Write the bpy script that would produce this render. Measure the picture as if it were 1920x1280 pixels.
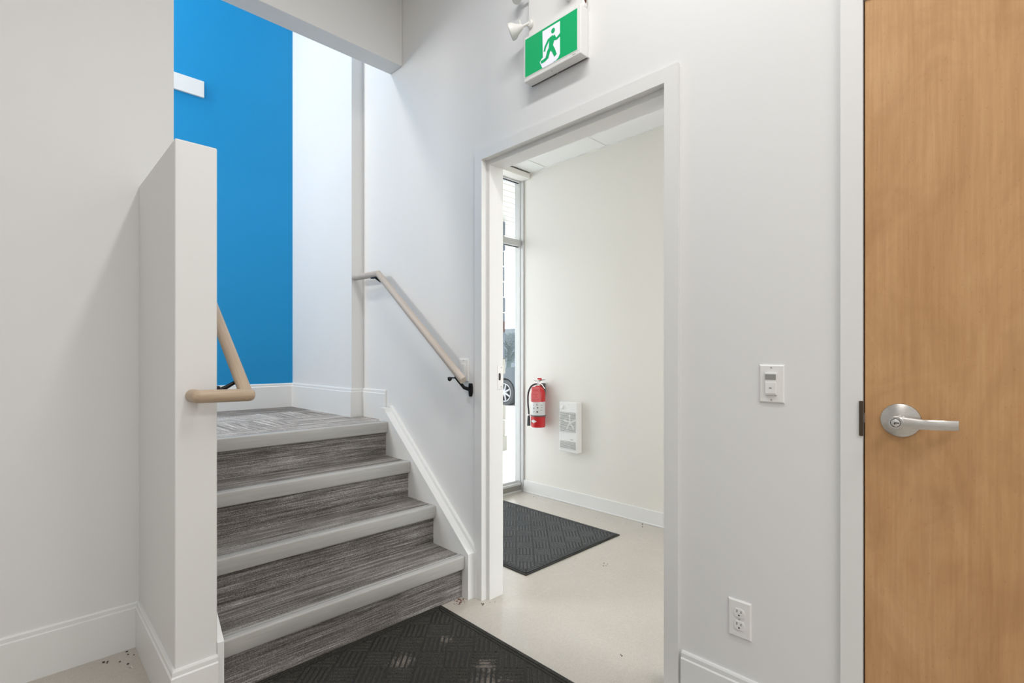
import bpy, bmesh, math, random
from mathutils import Vector, Matrix
random.seed(7)
D = bpy.data
for o in list(D.objects): D.objects.remove(o)
S = bpy.context.scene
C = S.collection
PI = math.pi

# ---------------------------------------------------------------- camera
cam = D.objects.new('camera', D.cameras.new('camera')); C.objects.link(cam)
cam.location = (0, 0, 1.2)
cam.rotation_euler = (math.radians(90), 0, math.radians(-44.41))
cam.data.sensor_width = 36; cam.data.lens = 955 / 1920 * 36
cam.data.shift_y = 27.5 / 1920
cam.data.clip_start = 0.02; cam.data.clip_end = 300
S.camera = cam
# ---------------------------------------------------------------- world (bright overcast sky)
w = D.worlds.new('world'); S.world = w; w.use_nodes = True
bg = w.node_tree.nodes['Background']
bg.inputs[0].default_value = (0.975, 0.98, 1.0, 1); bg.inputs[1].default_value = 4.6
# ---------------------------------------------------------------- lights
def area(name, loc, sx, sy, power, col=(1, .97, .93), rot=(0, 0, 0), spread=180):
    l = D.lights.new(name, 'AREA'); l.shape = 'RECTANGLE'; l.size = sx; l.size_y = sy
    l.energy = power; l.color = col; l.spread = math.radians(spread)
    o = D.objects.new(name, l); o.location = loc; o.rotation_euler = rot; C.objects.link(o); return o
area('hall_lamp', (0.86, .75, 3.37), .12, 1.25, 20, (1, .993, .982))
area('hall_lamp_rear', (0.1, -1.5, 3.37), 1.8, .9, 48, (1, .993, .982))  # broad soft fill added behind the camera, lifts the whole hall
area('hall_lamp_left', (-1.5, .6, 3.37), .9, .9, 13, (1, .993, .982))  # second added fill, brightens the left wall and divider side
area('stair_lamp', (-.3, 3.75, 4.6), .45, .45, 43, (1, .935, .855))
area('stair_side_lamp', (-1.2, 3.75, 2.9), .5, .5, 31, (1, .935, .855), (0, math.radians(-90), 0))
area('vestibule_lamp', (2.3, .1, 2.78), .6, 1.1, 9, (1, .985, .96))  # unseen fill, placed to even out light on the cream wall
# ---------------------------------------------------------------- exposure
S.view_settings.view_transform = 'Standard'; S.view_settings.look = 'None'
S.view_settings.exposure = 0.0; S.view_settings.gamma = 1; S.view_settings.use_curve_mapping = False

# ---------------------------------------------------------------- materials
def mat(name, col, rough=.5, metal=0, spec=.5, emit=None, es=0):
    m = D.materials.new(name); m.use_nodes = True
    b = m.node_tree.nodes['Principled BSDF']
    b.inputs['Base Color'].default_value = (*col, 1); b.inputs['Roughness'].default_value = rough
    b.inputs['Metallic'].default_value = metal; b.inputs['Specular IOR Level'].default_value = spec
    if emit: b.inputs['Emission Color'].default_value = (*emit, 1); b.inputs['Emission Strength'].default_value = es
    return m
def nd(m, t, **k):
    n = m.node_tree.nodes.new(t)
    for a, v in k.items():
        if a in n.inputs: n.inputs[a].default_value = v
        else: setattr(n, a, v)
    return n
def ln(m, a, b): m.node_tree.links.new(a, b)
def coord(m, scale=(1, 1, 1), rot=(0, 0, 0), loc=(0, 0, 0), src='Object'):
    t = nd(m, 'ShaderNodeTexCoord'); g = nd(m, 'ShaderNodeNewGeometry')
    p = nd(m, 'ShaderNodeMapping'); p.inputs['Scale'].default_value = scale; p.inputs['Rotation'].default_value = rot
    p.inputs['Location'].default_value = loc
    ln(m, g.outputs['Position'] if src == 'World' else t.outputs[src], p.inputs[0]); return p.outputs[0]
def ramp(m, fac, stops):
    r = nd(m, 'ShaderNodeValToRGB'); e = r.color_ramp.elements
    while len(e) < len(stops): e.new(.5)
    for x, (p, c) in zip(e, stops): x.position = p; x.color = (*c, 1)
    ln(m, fac, r.inputs[0]); return r.outputs[0]
def noise(m, vec, scale, detail=3, rough=.5, out='Fac', dist=0):
    n = nd(m, 'ShaderNodeTexNoise'); n.inputs['Scale'].default_value = scale; n.inputs['Detail'].default_value = detail
    n.inputs['Roughness'].default_value = rough; n.inputs['Distortion'].default_value = dist
    ln(m, vec, n.inputs['Vector']); return n.outputs[out]
def bump(m, h, strength=.2, dist=.002):
    b = nd(m, 'ShaderNodeBump'); b.inputs['Strength'].default_value = strength; b.inputs['Distance'].default_value = dist
    ln(m, h, b.inputs['Height']); ln(m, b.outputs[0], P(m).inputs['Normal'])
def P(m): return m.node_tree.nodes['Principled BSDF']
def mixc(m, f, a, b, mode='MIX'):
    x = nd(m, 'ShaderNodeMix'); x.data_type = 'RGBA'; x.blend_type = mode
    for s, v in ((0, f), (6, a), (7, b)):
        if hasattr(v, 'links'): ln(m, v, x.inputs[s])
        else: x.inputs[s].default_value = v if s == 0 else (*v, 1)
    return x.outputs[2]
def mth(m, op, a, b=0.0, clamp=False):
    x = nd(m, 'ShaderNodeMath'); x.operation = op; x.use_clamp = clamp
    for i, v in enumerate((a, b)):
        if hasattr(v, 'links'): ln(m, v, x.inputs[i])
        else: x.inputs[i].default_value = v
    return x.outputs[0]
def paint(name, col, rough=.55):
    m = mat(name, col, rough, spec=.3)
    v = coord(m, src='World')
    n = noise(m, v, 1.3, 4, .6)
    c = ramp(m, n, [(.35, tuple(x * .985 for x in col)), (.65, col)])
    ln(m, c, P(m).inputs['Base Color'])
    bump(m, noise(m, v, 260, 2), .05, .001)
    return m
M = {}
M['wall'] = paint('painted_drywall', (.80, .797, .79))
M['pony'] = M['wall']
M['trim'] = mat('painted_trim', (.82, .82, .81), .35, spec=.4)
M['blue'] = paint('blue_paint', (.008, .285, .61), .5)
M['cream'] = paint('cream_paint', (.83, .805, .75))
M['steel_frame'] = mat('painted_steel', (.80, .795, .78), .4)
M['ceil'] = paint('ceiling_paint', (.85, .85, .84))
M['tile'] = paint('ceiling_tile', (.86, .86, .84), .8)
M['tbar'] = mat('grid_bar', (.82, .81, .78), .4)
M['alu'] = mat('white_aluminium', (.56, .56, .55), .35, .1)
M['gasket'] = mat('gasket', (.05, .05, .05), .6)
M['white_plastic'] = mat('white_plastic', (.84, .83, .81), .3)
M['plastic2'] = mat('switch_plastic', (.80, .79, .76), .3)
M['dark'] = mat('dark_slot', (.02, .02, .02), .6)
M['grey_lens'] = mat('sensor_lens', (.30, .30, .28), .25)
M['black_metal'] = mat('black_iron', (.012, .012, .013), .4, .6)
M['bronze'] = mat('dark_bronze', (.09, .07, .05), .4, .7)
M['gap'] = mat('door_gap', (.06, .04, .02), .8)

# steel (brushed)
m = M['steel'] = mat('brushed_steel', (.60, .58, .55), .28, 1)
n = noise(m, coord(m, (20, 20, 600)), 3, 2)
ln(m, ramp(m, n, [(.3, (.52, .50, .47)), (.7, (.66, .64, .61))]), P(m).inputs['Base Color'])
# maple door
m = M['maple'] = mat('maple_veneer', (.5, .28, .13), .38, spec=.4)
v = coord(m, (5, 5, 1.5), src='World')
n1 = noise(m, v, 1.5, 6, .65, dist=1.2)
v2 = coord(m, (90, 90, 2.5), src='World')
n2 = noise(m, v2, 1.5, 4, .65)
v3 = coord(m, (1, 1, .9), src='World')
n3 = noise(m, v3, 5, 4, .6, dist=1.2)
a = ramp(m, n1, [(.25, (.43, .225, .090)), (.5, (.56, .315, .140)), (.75, (.66, .40, .195))])
a = mixc(m, .34, a, ramp(m, n2, [(.3, (.45, .235, .095)), (.7, (.66, .395, .19))]))
a = mixc(m, mth(m, 'MULTIPLY', ramp(m, n3, [(.48, (0, 0, 0)), (.75, (1, 1, 1))]), .42), a, (.36, .18, .075))
n5 = noise(m, coord(m, (1, 1, .55), src='World'), 130, 3, .7)
a = mixc(m, mth(m, 'MULTIPLY', ramp(m, n5, [(.62, (0, 0, 0)), (.72, (1, 1, 1))]), .3), a, (.24, .12, .05))
ln(m, a, P(m).inputs['Base Color'])
bump(m, n2, .08, .001)
# pale rail wood
def railwood(name, c1, c2, ang=None):
    m = mat(name, c1, .42, spec=.35)
    if ang is None: v = coord(m, (2.2, 60, 60), src='World')
    else:
        v0 = coord(m, rot=(ang, 0, 0), src='World'); q = nd(m, 'ShaderNodeMapping'); q.inputs['Scale'].default_value = (60, 2.2, 60); ln(m, v0, q.inputs[0]); v = q.outputs[0]
    n = noise(m, v, 1.2, 4, .6, dist=.4); n2 = noise(m, v, 5, 3, .6)
    a = mixc(m, .35, ramp(m, n, [(.3, c1), (.7, c2)]), ramp(m, n2, [(.35, c1), (.65, c2)]))
    ln(m, a, P(m).inputs['Base Color']); return m
M['rail1'] = railwood('ash_rail', (.43, .32, .225), (.58, .46, .345), math.radians(-38.7))
M['rail3'] = railwood('ash_rail_across', (.42, .31, .215), (.56, .44, .33))
M['rail2'] = railwood('grey_ash_rail', (.45, .38, .32), (.56, .49, .43), math.radians(-37.1))
# carpets
def carpet(name, axis, tone=1.0):
    m = mat(name, (.2, .18, .17), .95, spec=.1)
    sc = (4, 300, 300) if axis == 'x' else (300, 4, 300)
    sb = (.9, 38, 38) if axis == 'x' else (38, .9, 38)
    a = noise(m, coord(m, sc, src='World'), 1, 2, .7)
    b = noise(m, coord(m, sb, src='World'), 1, 3, .6)
    g = noise(m, coord(m, (1, 1, 1), src='World'), 330, 3, .75)
    p = noise(m, coord(m, (1, 1, 1), src='World'), 7, 3, .6)
    k = mth(m, 'ADD', mth(m, 'MULTIPLY', a, .46), mth(m, 'ADD', mth(m, 'MULTIPLY', b, .22), mth(m, 'MULTIPLY', g, .42)))
    k = mth(m, 'ADD', k, mth(m, 'MULTIPLY', p, .08))
    t = tone
    c = ramp(m, k, [(.47, (.041 * t, .037 * t, .034 * t)), (.575, (.143 * t, .130 * t, .120 * t)), (.64, (.255 * t, .238 * t, .224 * t)), (.74, (.52 * t, .505 * t, .49 * t))])
    ln(m, c, P(m).inputs['Base Color'])
    bump(m, mth(m, 'ADD', a, g), .7, .004)
    return m
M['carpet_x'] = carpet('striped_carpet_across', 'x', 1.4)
M['carpet_y'] = carpet('striped_carpet_along', 'y', 2.5)
M['carpet_x2'] = carpet('striped_carpet_landing', 'x', 2.5)
m = M['nosing'] = mat('grey_rubber', (.45, .44, .42), .45)
n = noise(m, coord(m, (2, 30, 30), src='World'), 3, 4)
ln(m, ramp(m, n, [(.3, (.43, .42, .405)), (.7, (.49, .48, .46))]), P(m).inputs['Base Color'])
# floor
m = M['floor'] = mat('polished_concrete', (.45, .4, .34), .25, spec=.5)
v = coord(m, src='World')
n1 = noise(m, v, 2.2, 5, .6); n2 = noise(m, v, 160, 3, .7); n3 = noise(m, v, 9, 6, .75, dist=1.6)
c = ramp(m, n1, [(.3, (.50, .46, .405)), (.7, (.56, .52, .465))])
c = mixc(m, .35, c, ramp(m, n2, [(.35, (.42, .38, .325)), (.65, (.62, .58, .52))]))
c = mixc(m, mth(m, 'MULTIPLY', ramp(m, n3, [(.55, (0, 0, 0)), (.72, (1, 1, 1))]), .3), c, (.66, .635, .60))
c = mixc(m, .12, c, ramp(m, noise(m, v, 60, 6, .8, dist=.4), [(.4, (.42, .39, .34)), (.6, (.66, .63, .59))]))
ln(m, c, P(m).inputs['Base Color'])
bump(m, n1, .02, .002)
# mats
def matmat(name, c1, c2, dust=None):
    m = mat(name, c1, .95, spec=.15)
    v = coord(m, src='World')
    g = noise(m, v, 350, 2, .7)
    c = ramp(m, g, [(.38, c1), (.66, c2)])
    if dust:
        tot = None
        for (x, y, r) in dust:
            s = nd(m, 'ShaderNodeVectorMath'); s.operation = 'DISTANCE'; ln(m, v, s.inputs[0]); s.inputs[1].default_value = (x, y, 0)
            k = mth(m, 'SUBTRACT', 1, mth(m, 'DIVIDE', s.outputs['Value'], r), True)
            tot = k if tot is None else mth(m, 'MAXIMUM', tot, k)
        n = noise(m, v, 45, 6, .75, dist=1.5)
        f = mth(m, 'MULTIPLY', mth(m, 'SUBTRACT', mth(m, 'ADD', mth(m, 'MULTIPLY', tot, .45), n), .72), 5, True)
        f = mth(m, 'MULTIPLY', mth(m, 'MULTIPLY', f, mth(m, 'GREATER_THAN', tot, .02)), .6)
        c = mixc(m, f, c, (.34, .29, .25))
    ln(m, c, P(m).inputs['Base Color']); bump(m, g, .7, .003); return m
M['mat1'] = matmat('black_mat_fibre', (.020, .020, .017), (.105, .10, .090), [(1.22, 1.36, .17), (1.30, 1.47, .09), (1.08, 1.72, .10), (1.30, 1.72, .06)])
M['mat2'] = matmat('charcoal_mat_fibre', (.04, .043, .046), (.20, .207, .213))
M['mat_edge'] = mat('mat_rubber', (.018, .017, .014), .7)
# glass
def glass(name):
    m = D.materials.new(name); m.use_nodes = True; nt = m.node_tree; nt.nodes.remove(nt.nodes['Principled BSDF'])
    t = nd(m, 'ShaderNodeBsdfTransparent'); t.inputs[0].default_value = (.95, .97, .97, 1)
    g = nd(m, 'ShaderNodeBsdfGlossy'); g.inputs['Roughness'].default_value = .02
    x = nd(m, 'ShaderNodeMixShader'); x.inputs[0].default_value = .05; ln(m, t.outputs[0], x.inputs[1]); ln(m, g.outputs[0], x.inputs[2])
    ln(m, x.outputs[0], nt.nodes['Material Output'].inputs[0]); return m
M['glass'] = glass('window_glass')
M['green'] = mat('sign_green', (.0, .34, .12), .35, emit=(0.0, .50, .16), es=.22)
M['sign_white'] = mat('sign_white', (.8, .8, .85), .35, emit=(.80, .78, .9), es=.28)
M['red'] = mat('red_enamel', (.62, .025, .03), .25)
M['redtag'] = mat('red_card', (.82, .17, .18), .5)
M['label_white'] = mat('label_white', (.74, .74, .73), .4)
M['ink'] = mat('ink', (.10, .09, .09), .5)
M['rubber'] = mat('black_rubber', (.05, .05, .055), .5)
M['chrome'] = mat('chrome', (.7, .7, .68), .2, .9)
M['grille'] = mat('grille_recess', (.34, .34, .32), .6)
M['rust'] = mat('rust_red', (.05, .018, .015), .8)
M['crumb'] = mat('brown_crumb', (.16, .06, .035), .9)
M['crumb_dark'] = mat('dark_crumb', (.05, .04, .035), .9)
M['paper'] = mat('paper_scrap', (.72, .69, .64), .8)
m = M['snow'] = mat('pale_paving', (.78, .78, .77), .85)
n = noise(m, coord(m, src='World'), .7, 5); ln(m, ramp(m, n, [(.3, (.74, .74, .73)), (.7, (.84, .84, .83))]), P(m).inputs['Base Color'])
M['car'] = mat('dark_blue_paint', (.035, .05, .065), .3, .0)
M['carglass'] = mat('car_glass', (.03, .045, .055), .1)
M['tyre'] = mat('tyre', (.025, .03, .035), .8)
M['rim'] = mat('silver_rim', (.30, .31, .33), .3, .3)
M['block_grey'] = paint('grey_block', (.10, .12, .145), .9)
M['block_beige'] = paint('beige_block', (.26, .25, .22), .9)
M['foliage'] = paint('winter_foliage', (.075, .10, .105), .9)
M['siding'] = paint('pale_siding', (.14, .165, .19), .9)
M['roof'] = paint('grey_roof', (.07, .085, .10), .9)
M['soffit'] = mat('soffit_vinyl', (.50, .49, .45), .5)
M['screw'] = mat('screw_head', (.5, .49, .46), .4, .5)

# ---------------------------------------------------------------- mesh helpers
def obj(name, bm, m, parent=None, smooth=False, kind=None, loc=None, rot=None, label=None):
    me = D.meshes.new(name); bmesh.ops.recalc_face_normals(bm, faces=bm.faces[:]); bm.to_mesh(me); bm.free()
    me.materials.append(M[m] if isinstance(m, str) else m)
    if smooth:
        me.shade_smooth()
        me.set_sharp_from_angle(angle=math.radians(38))
    o = D.objects.new(name, me); C.objects.link(o)
    if loc: o.location = loc
    if rot: o.rotation_euler = rot
    if parent: o.parent = parent
    if kind: o['kind'] = kind
    if label: o['label'] = label
    return o
def thing(name, label, cat, loc=(0, 0, 0), group=None, rot=None):
    o = D.objects.new(name, None); C.objects.link(o); o.location = loc
    if rot: o.rotation_euler = rot
    o['label'] = label; o['category'] = cat
    if group: o['group'] = group
    o.empty_display_size = .05
    return o
def tag(o, label, cat, group=None):
    o['label'] = label; o['category'] = cat
    if group: o['group'] = group
    return o
def node(name, loc=(0, 0, 0)):
    o = D.objects.new(name, None); C.objects.link(o); o['kind'] = 'structure'; o.location = loc; o.empty_display_size = .05; return o
def box(bm, x0, y0, z0, x1, y1, z1, bev=0, seg=2):
    r = bmesh.ops.create_cube(bm, size=1)
    vs = r['verts']
    for v in vs: v.co = Vector(((x0 + x1) / 2 + v.co.x * (x1 - x0), (y0 + y1) / 2 + v.co.y * (y1 - y0), (z0 + z1) / 2 + v.co.z * (z1 - z0)))
    if bev:
        es = list({e for v in vs for e in v.link_edges})
        bmesh.ops.bevel(bm, geom=es, offset=bev, segments=seg, affect='EDGES', profile=.5)
    return bm
def B(*a, **k): return box(bmesh.new(), *a, **k)
def prism(bm, pts, axis, a, b):
    """extrude the 2-D polygon pts along axis ('x': pts=(y,z); 'y': pts=(x,z); 'z': pts=(x,y)) from a to b"""
    def mk(p, t):
        if axis == 'x': return (t, p[0], p[1])
        if axis == 'y': return (p[0], t, p[1])
        return (p[0], p[1], t)
    v0 = [bm.verts.new(mk(p, a)) for p in pts]; v1 = [bm.verts.new(mk(p, b)) for p in pts]
    n = len(pts)
    bm.faces.new(v0[::-1]); bm.faces.new(v1)
    for i in range(n): bm.faces.new((v0[i], v0[(i + 1) % n], v1[(i + 1) % n], v1[i]))
    return bm
def tube(bm, pts, r, seg=16, cap=True):
    pts = [Vector(p) for p in pts]; rs = r if isinstance(r, (list, tuple)) else [r] * len(pts)
    rings = []; up = None
    for i, p in enumerate(pts):
        if i == 0: d = pts[1] - p
        elif i == len(pts) - 1: d = p - pts[i - 1]
        else:
            d = (pts[i + 1] - p).normalized() + (p - pts[i - 1]).normalized()
        d.normalize()
        if up is None:
            up = Vector((0, 0, 1)) if abs(d.z) < .9 else Vector((1, 0, 0))
        u = (up - d * up.dot(d)).normalized(); up = u; s = d.cross(u)
        k = 1.0
        if 0 < i < len(pts) - 1:
            c = (pts[i + 1] - p).normalized().dot((p - pts[i - 1]).normalized()); k = 1 / max(.55, math.sqrt((1 + c) / 2))
            bend = ((pts[i + 1] - p).normalized() - (p - pts[i - 1]).normalized())
        ring = []
        for j in range(seg):
            a = 2 * PI * j / seg; off = u * math.cos(a) * rs[i] + s * math.sin(a) * rs[i]
            if 0 < i < len(pts) - 1 and bend.length > 1e-5:
                bn = bend.normalized(); off += bn * off.dot(bn) * (k - 1)
            ring.append(bm.verts.new(p + off))
        rings.append(ring)
    for a, b in zip(rings, rings[1:]):
        for j in range(seg): bm.faces.new((a[j], a[(j + 1) % seg], b[(j + 1) % seg], b[j]))
    if cap: bm.faces.new(rings[0][::-1]); bm.faces.new(rings[-1])
    return bm
def lathe(bm, prof, origin, axis, seg=28):
    """prof = [(r, t)...] around origin along axis vector"""
    ax = Vector(axis).normalized(); o = Vector(origin)
    u = ax.orthogonal().normalized(); s = ax.cross(u); rings = []
    for r, t in prof:
        if r < 1e-6: rings.append([bm.verts.new(o + ax * t)])
        else: rings.append([bm.verts.new(o + ax * t + (u * math.cos(2 * PI * j / seg) + s * math.sin(2 * PI * j / seg)) * r) for j in range(seg)])
    for a, b in zip(rings, rings[1:]):
        for j in range(seg):
            k = (j + 1) % seg
            if len(a) == 1 and len(b) == 1: continue
            if len(a) == 1: bm.faces.new((a[0], b[j], b[k]))
            elif len(b) == 1: bm.faces.new((a[j], b[0], a[k]))
            else: bm.faces.new((a[j], b[j], b[k], a[k]))
    return bm

# ---------------------------------------------------------------- dimensions
WX = 1.655          # hall face of the long wall
WT = 1.75           # vestibule face of it
HC = 3.40           # hall ceiling
SC = 5.0            # stairwell ceiling
LY = 2.602          # face of the left wall
RISE, RUN, Y1 = .2, .242, 1.99
ZL = .805
# ================================================================ STRUCTURE
bm = bmesh.new()
box(bm, -2.3, -2.6, -.12, WX, LY, 0); box(bm, WX, -2.6, -.12, 3.4, 3.26, 0)
obj('floor', bm, 'floor', kind='structure')
obj('ceiling', B(-2.3, -2.6, HC, WX + .1, 2.62, HC + .1), 'ceil', kind='structure')
# long wall with the two openings
bm = bmesh.new()
box(bm, WX, 1.905, 0, WT, 3.10, HC); box(bm, WX, 2.62, HC, WT, 3.10, SC)
box(bm, WX, .335, 0, WT, .892, HC); box(bm, WX, .892, 2.18, WT, 1.905, HC)
box(bm, WX, -.62, 2.18, WT, .335, HC); box(bm, WX, -2.6, 0, WT, -.62, HC)
obj('wall_right', bm, 'wall', kind='structure')
obj('wall_stair_right', B(1.575, 3.10, 0, 1.75, 4.08, SC), 'wall', kind='structure')
obj('wall_left', B(-2.3, LY, 0, .4975, 2.73, HC), 'wall', kind='structure')
obj('wall_header', B(.4975, 2.622, 2.925, WX, 2.752, HC, bev=.003), 'wall', kind='structure')
obj('wall_header_upper', B(-1.3, 2.62, HC, WX, 2.752, SC), 'wall', kind='structure')
obj('wall_stair_back', B(-1.3, 4.08, 0, 1.75, 4.2, SC), 'blue', kind='structure')
obj('wall_stair_left', B(-1.4, 2.73, 0, -1.3, 4.2, SC), 'wall', kind='structure')
obj('ceiling_stair', B(-1.4, 2.62, SC, 1.75, 4.2, SC + .1), 'ceil', kind='structure')
obj('wall_low_divider', B(.375, 1.944, 0, .4975, LY, 1.908, bev=.004), 'wall', kind='structure')
obj('wall_rear', B(-2.3, -2.7, 0, WT, -2.6, HC), 'wall', kind='structure')
obj('wall_far_left', B(-2.4, -2.7, 0, -2.3, 2.73, HC), 'wall', kind='structure')
# vestibule shell
obj('wall_vestibule_right', B(3.25, -.9, 0, 3.4, 3.26, 3.0), 'cream', kind='structure')
bm = bmesh.new(); box(bm, WT, -1.0, 2.6, 3.4, -.9, 3.0); box(bm, WT, -1.0, 0, 3.4, -.9, .08)
obj('wall_vestibule_near', bm, 'cream', kind='structure')
w2 = node('window_2', (2.5, -.95, 0))  # unseen glazing, added to let more daylight into the vestibule
for x_ in (1.75, 2.48, 3.20):
    o = obj('frame_post', B(x_, -.98, .08, x_ + .05, -.92, 2.6), 'alu', parent=w2); o.matrix_parent_inverse = Matrix.Translation((-2.5, .95, 0))
for x_, x2_ in ((1.80, 2.48), (2.53, 3.20)):
    o = obj('glass_pane', B(x_, -.952, .08, x2_, -.948, 2.6), 'glass', parent=w2); o.matrix_parent_inverse = Matrix.Translation((-2.5, .95, 0))
bm = bmesh.new()
VC = 2.805
bars = [2.28 + .615 * k for k in range(-5, 2)]
ce = obj('ceiling_vestibule', B(WT, -.9, VC + .02, 3.25, 3.26, VC + .1), 'tile', kind='structure')
bm = bmesh.new()
for y in bars: box(bm, WT, y - .0055, VC - .001, 3.25, y + .0055, VC + .02)
box(bm, 2.022, -.9, VC - .001, 2.034, 3.2, VC + .02)
box(bm, 3.236, -.9, VC - .002, 3.25, 3.2, VC + .02)
obj('grid_bar', bm, 'tbar', parent=ce)
ys = [-.9] + bars + [3.08]
for y0, y1 in zip(ys, ys[1:]):
    for x0, x1 in ((WT, 2.022), (2.034, 3.236)):
        obj('ceiling_tile', B(x0, y0 + .006, VC + .003, x1, y1 - .006, VC + .019), 'tile', parent=ce)
obj('trim_window_head', B(WT, 3.085, VC - .047, 3.25, 3.2, VC, bev=.004), 'cream', kind='structure')

# ---------------------------------------------------------------- baseboards (profiled)
def bbprof(t=.014, h=.185):
    return [(0, 0), (t, 0), (t, h - .024), (t - .004, h - .020), (t - .004, h - .006), (t - .007, h), (0, h)]
def baseboard(name, p0, p1, out, z=0, h=.185, t=.014, m='trim', ext0=0, ext1=0, kind='structure'):
    """board from p0 to p1 (xy on the wall face), out = unit normal off the wall"""
    bm = bmesh.new(); p0 = Vector((*p0, 0)); p1 = Vector((*p1, 0)); d = (p1 - p0).normalized(); o = Vector((*out, 0))
    pr = bbprof(t, h)
    v0 = [bm.verts.new(p0 + o * a + Vector((0, 0, z + b)) - d * ext0 * a / t) for a, b in pr]
    v1 = [bm.verts.new(p1 + o * a + Vector((0, 0, z + b)) + d * ext1 * a / t) for a, b in pr]
    n = len(pr); bm.faces.new(v0[::-1]); bm.faces.new(v1)
    for i in range(n): bm.faces.new((v0[i], v0[(i + 1) % n], v1[(i + 1) % n], v1[i]))
    return obj(name, bm, m, kind=kind)
T = .014
baseboard('baseboard_left', (-2.3, LY), (.375, LY), (0, -1), ext1=-T)
baseboard('baseboard_divider_side', (.375, LY), (.375, 1.944), (-1, 0), ext0=-T, ext1=T)
baseboard('baseboard_divider_end', (.375, 1.944), (.4975, 1.944), (0, -1), ext0=T)
baseboard('baseboard_right', (WX, .846), (WX, .372), (-1, 0))
baseboard('baseboard_right_near', (WX, -.66), (WX, -2.6), (-1, 0))
baseboard('baseboard_landing_front', (WX, 3.10), (WX, 2.80), (-1, 0), z=ZL, ext0=-T)
baseboard('baseboard_landing_return', (1.575, 3.10), (WX, 3.10), (0, -1), z=ZL, ext0=T, ext1=-T)
baseboard('baseboard_landing_right', (1.575, 4.08), (1.575, 3.10), (-1, 0), z=ZL, ext0=-T, ext1=T)
baseboard('baseboard_landing_back', (-1.3, 4.08), (1.575, 4.08), (0, -1), z=ZL, ext1=-T)
baseboard('baseboard_landing_left_wall', (.4975, 2.73), (-1.3, 2.73), (0, 1), z=ZL)
bm = B(3.238, -.89, 0, 3.25, 3.158, .104, bev=.002); box(bm, 3.232, -.89, 0, 3.2385, 3.158, .010, bev=.002)
obj('baseboard_vestibule', bm, 'trim', kind='structure')
baseboard('baseboard_vestibule_near_side', (WT, .85), (WT, -.9), (1, 0), h=.104, t=.013)
# white board high on the blue wall
obj('trim_upper_board', B(-1.3, 4.062, 3.012, .958, 4.08, 3.125, bev=.002), 'trim', kind='structure')

# ---------------------------------------------------------------- stair skirt boards
def skirt(name, x0, x1, ytop):
    s = RISE / RUN
    y0 = 1.942; z0 = .222
    yt = ytop
    zt = z0 + (yt - y0) * s
    pts = [(y0, 0), (y0 + .9, 0), (yt, ZL - .25), (yt, zt), (y0, z0)]
    pts = [(y0, 0), (2.3, 0), (yt, ZL - .3), (yt, zt), (y0, z0)]
    bm = prism(bmesh.new(), pts, 'x', x0, x1)
    return bm, s
bm, s = skirt('s', 1.60, 1.638, 2.72)
prism(bm, [(2.72, ZL - .3), (2.80, ZL - .3), (2.80, .885), (2.735, .885), (2.72, .8622)], 'x', 1.602, 1.645)
tr = obj('trim_stair_right', bm, 'trim', kind='structure')
# cap bead against the wall, slightly higher
bm = bmesh.new()
y0, y1b = 1.925, 2.735
prism(bm, [(y0, 0), (y0 + .02, 0), (y0 + .02, .2), (y1b, .875 - .06), (y1b, .90), (y0, .232)], 'x', 1.638, 1.655)
obj('skirt_cap', bm, 'trim', parent=tr)
bm, s = skirt('s', .4975, .518, 2.72)
obj('trim_stair_left', bm, 'trim', kind='structure')

# ---------------------------------------------------------------- door frames
def steel_frame(parent, ya, yb, top=2.164, deep=True):
    """ya<yb clear faces of the opening, in the long wall"""
    bm = bmesh.new()
    for s_, y in ((-1, ya), (1, yb)):
        a, b = sorted((y, y + s_ * .052)); box(bm, 1.64, a, 0, WX, b, top)                      # face
        a, b = sorted((y, y + s_ * .014)); box(bm, WX, a, 0, 1.675, b, top)                       # rabbet
        if deep:
            a, b = sorted((y - s_ * .020, y + s_ * .014)); box(bm, 1.675, a, 0, WT, b, top - .021)
            a, b = sorted((y - s_ * .020, y + s_ * .052)); box(bm, WT, a, 0, 1.766, b, top - .021)
        else:
            a, b = sorted((y - s_ * .012, y + s_ * .014)); box(bm, 1.695, a, 0, WT, b, top - .012)
    obj('jamb', bm, 'steel_frame', parent=parent)
    bm = bmesh.new()
    box(bm, 1.64, ya - .052, top, WX, yb + .052, top + .052)
    box(bm, WX, ya - .014, top, 1.675, yb + .014, top + .014)
    if deep:
        box(bm, 1.675, ya - .014, top - .021, WT, yb + .014, top + .014); box(bm, WT, ya - .052, top - .021, 1.766, yb + .052, top + .052)
    else: box(bm, 1.695, ya - .014, top - .012, WT, yb + .014, top + .014)
    obj('head_jamb', bm, 'steel_frame', parent=parent)
d2 = node('door_2', (WX, 1.4, 0))
def par(o, p):
    o.parent = p; o.matrix_parent_inverse = Matrix.Translation(-Vector(p.location)); return o
k0 = len(D.objects)
def adopt(p, before):
    for o in list(D.objects):
        if o.name not in before and o.parent == p: o.matrix_parent_inverse = Matrix.Translation(-Vector(p.location))
before = {o.name for o in D.objects}
steel_frame(d2, .908, 1.888)
# strike plate on the far jamb
bm = B(1.7275, 1.8655, 1.035, 1.7665, 1.868, 1.155, bev=.001)
sp = obj('strike_plate', bm, 'white_plastic', parent=d2)
hole = prism(bmesh.new(), [(1.7345, 1.113), (1.7445, 1.116), (1.7475, 1.108), (1.7475, 1.086), (1.7445, 1.078), (1.7345, 1.081)], 'y', 1.8645, 1.8656)
ho = obj('latch_hole', hole, 'dark', parent=d2)
for z in (1.047, 1.143): obj('screw', lathe(bmesh.new(), [(.0035, 0), (.0035, .001), (0, .0012)], (1.752, 1.8656, z), (0, -1, 0), 10), 'screw', parent=d2)
adopt(d2, before)

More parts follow.
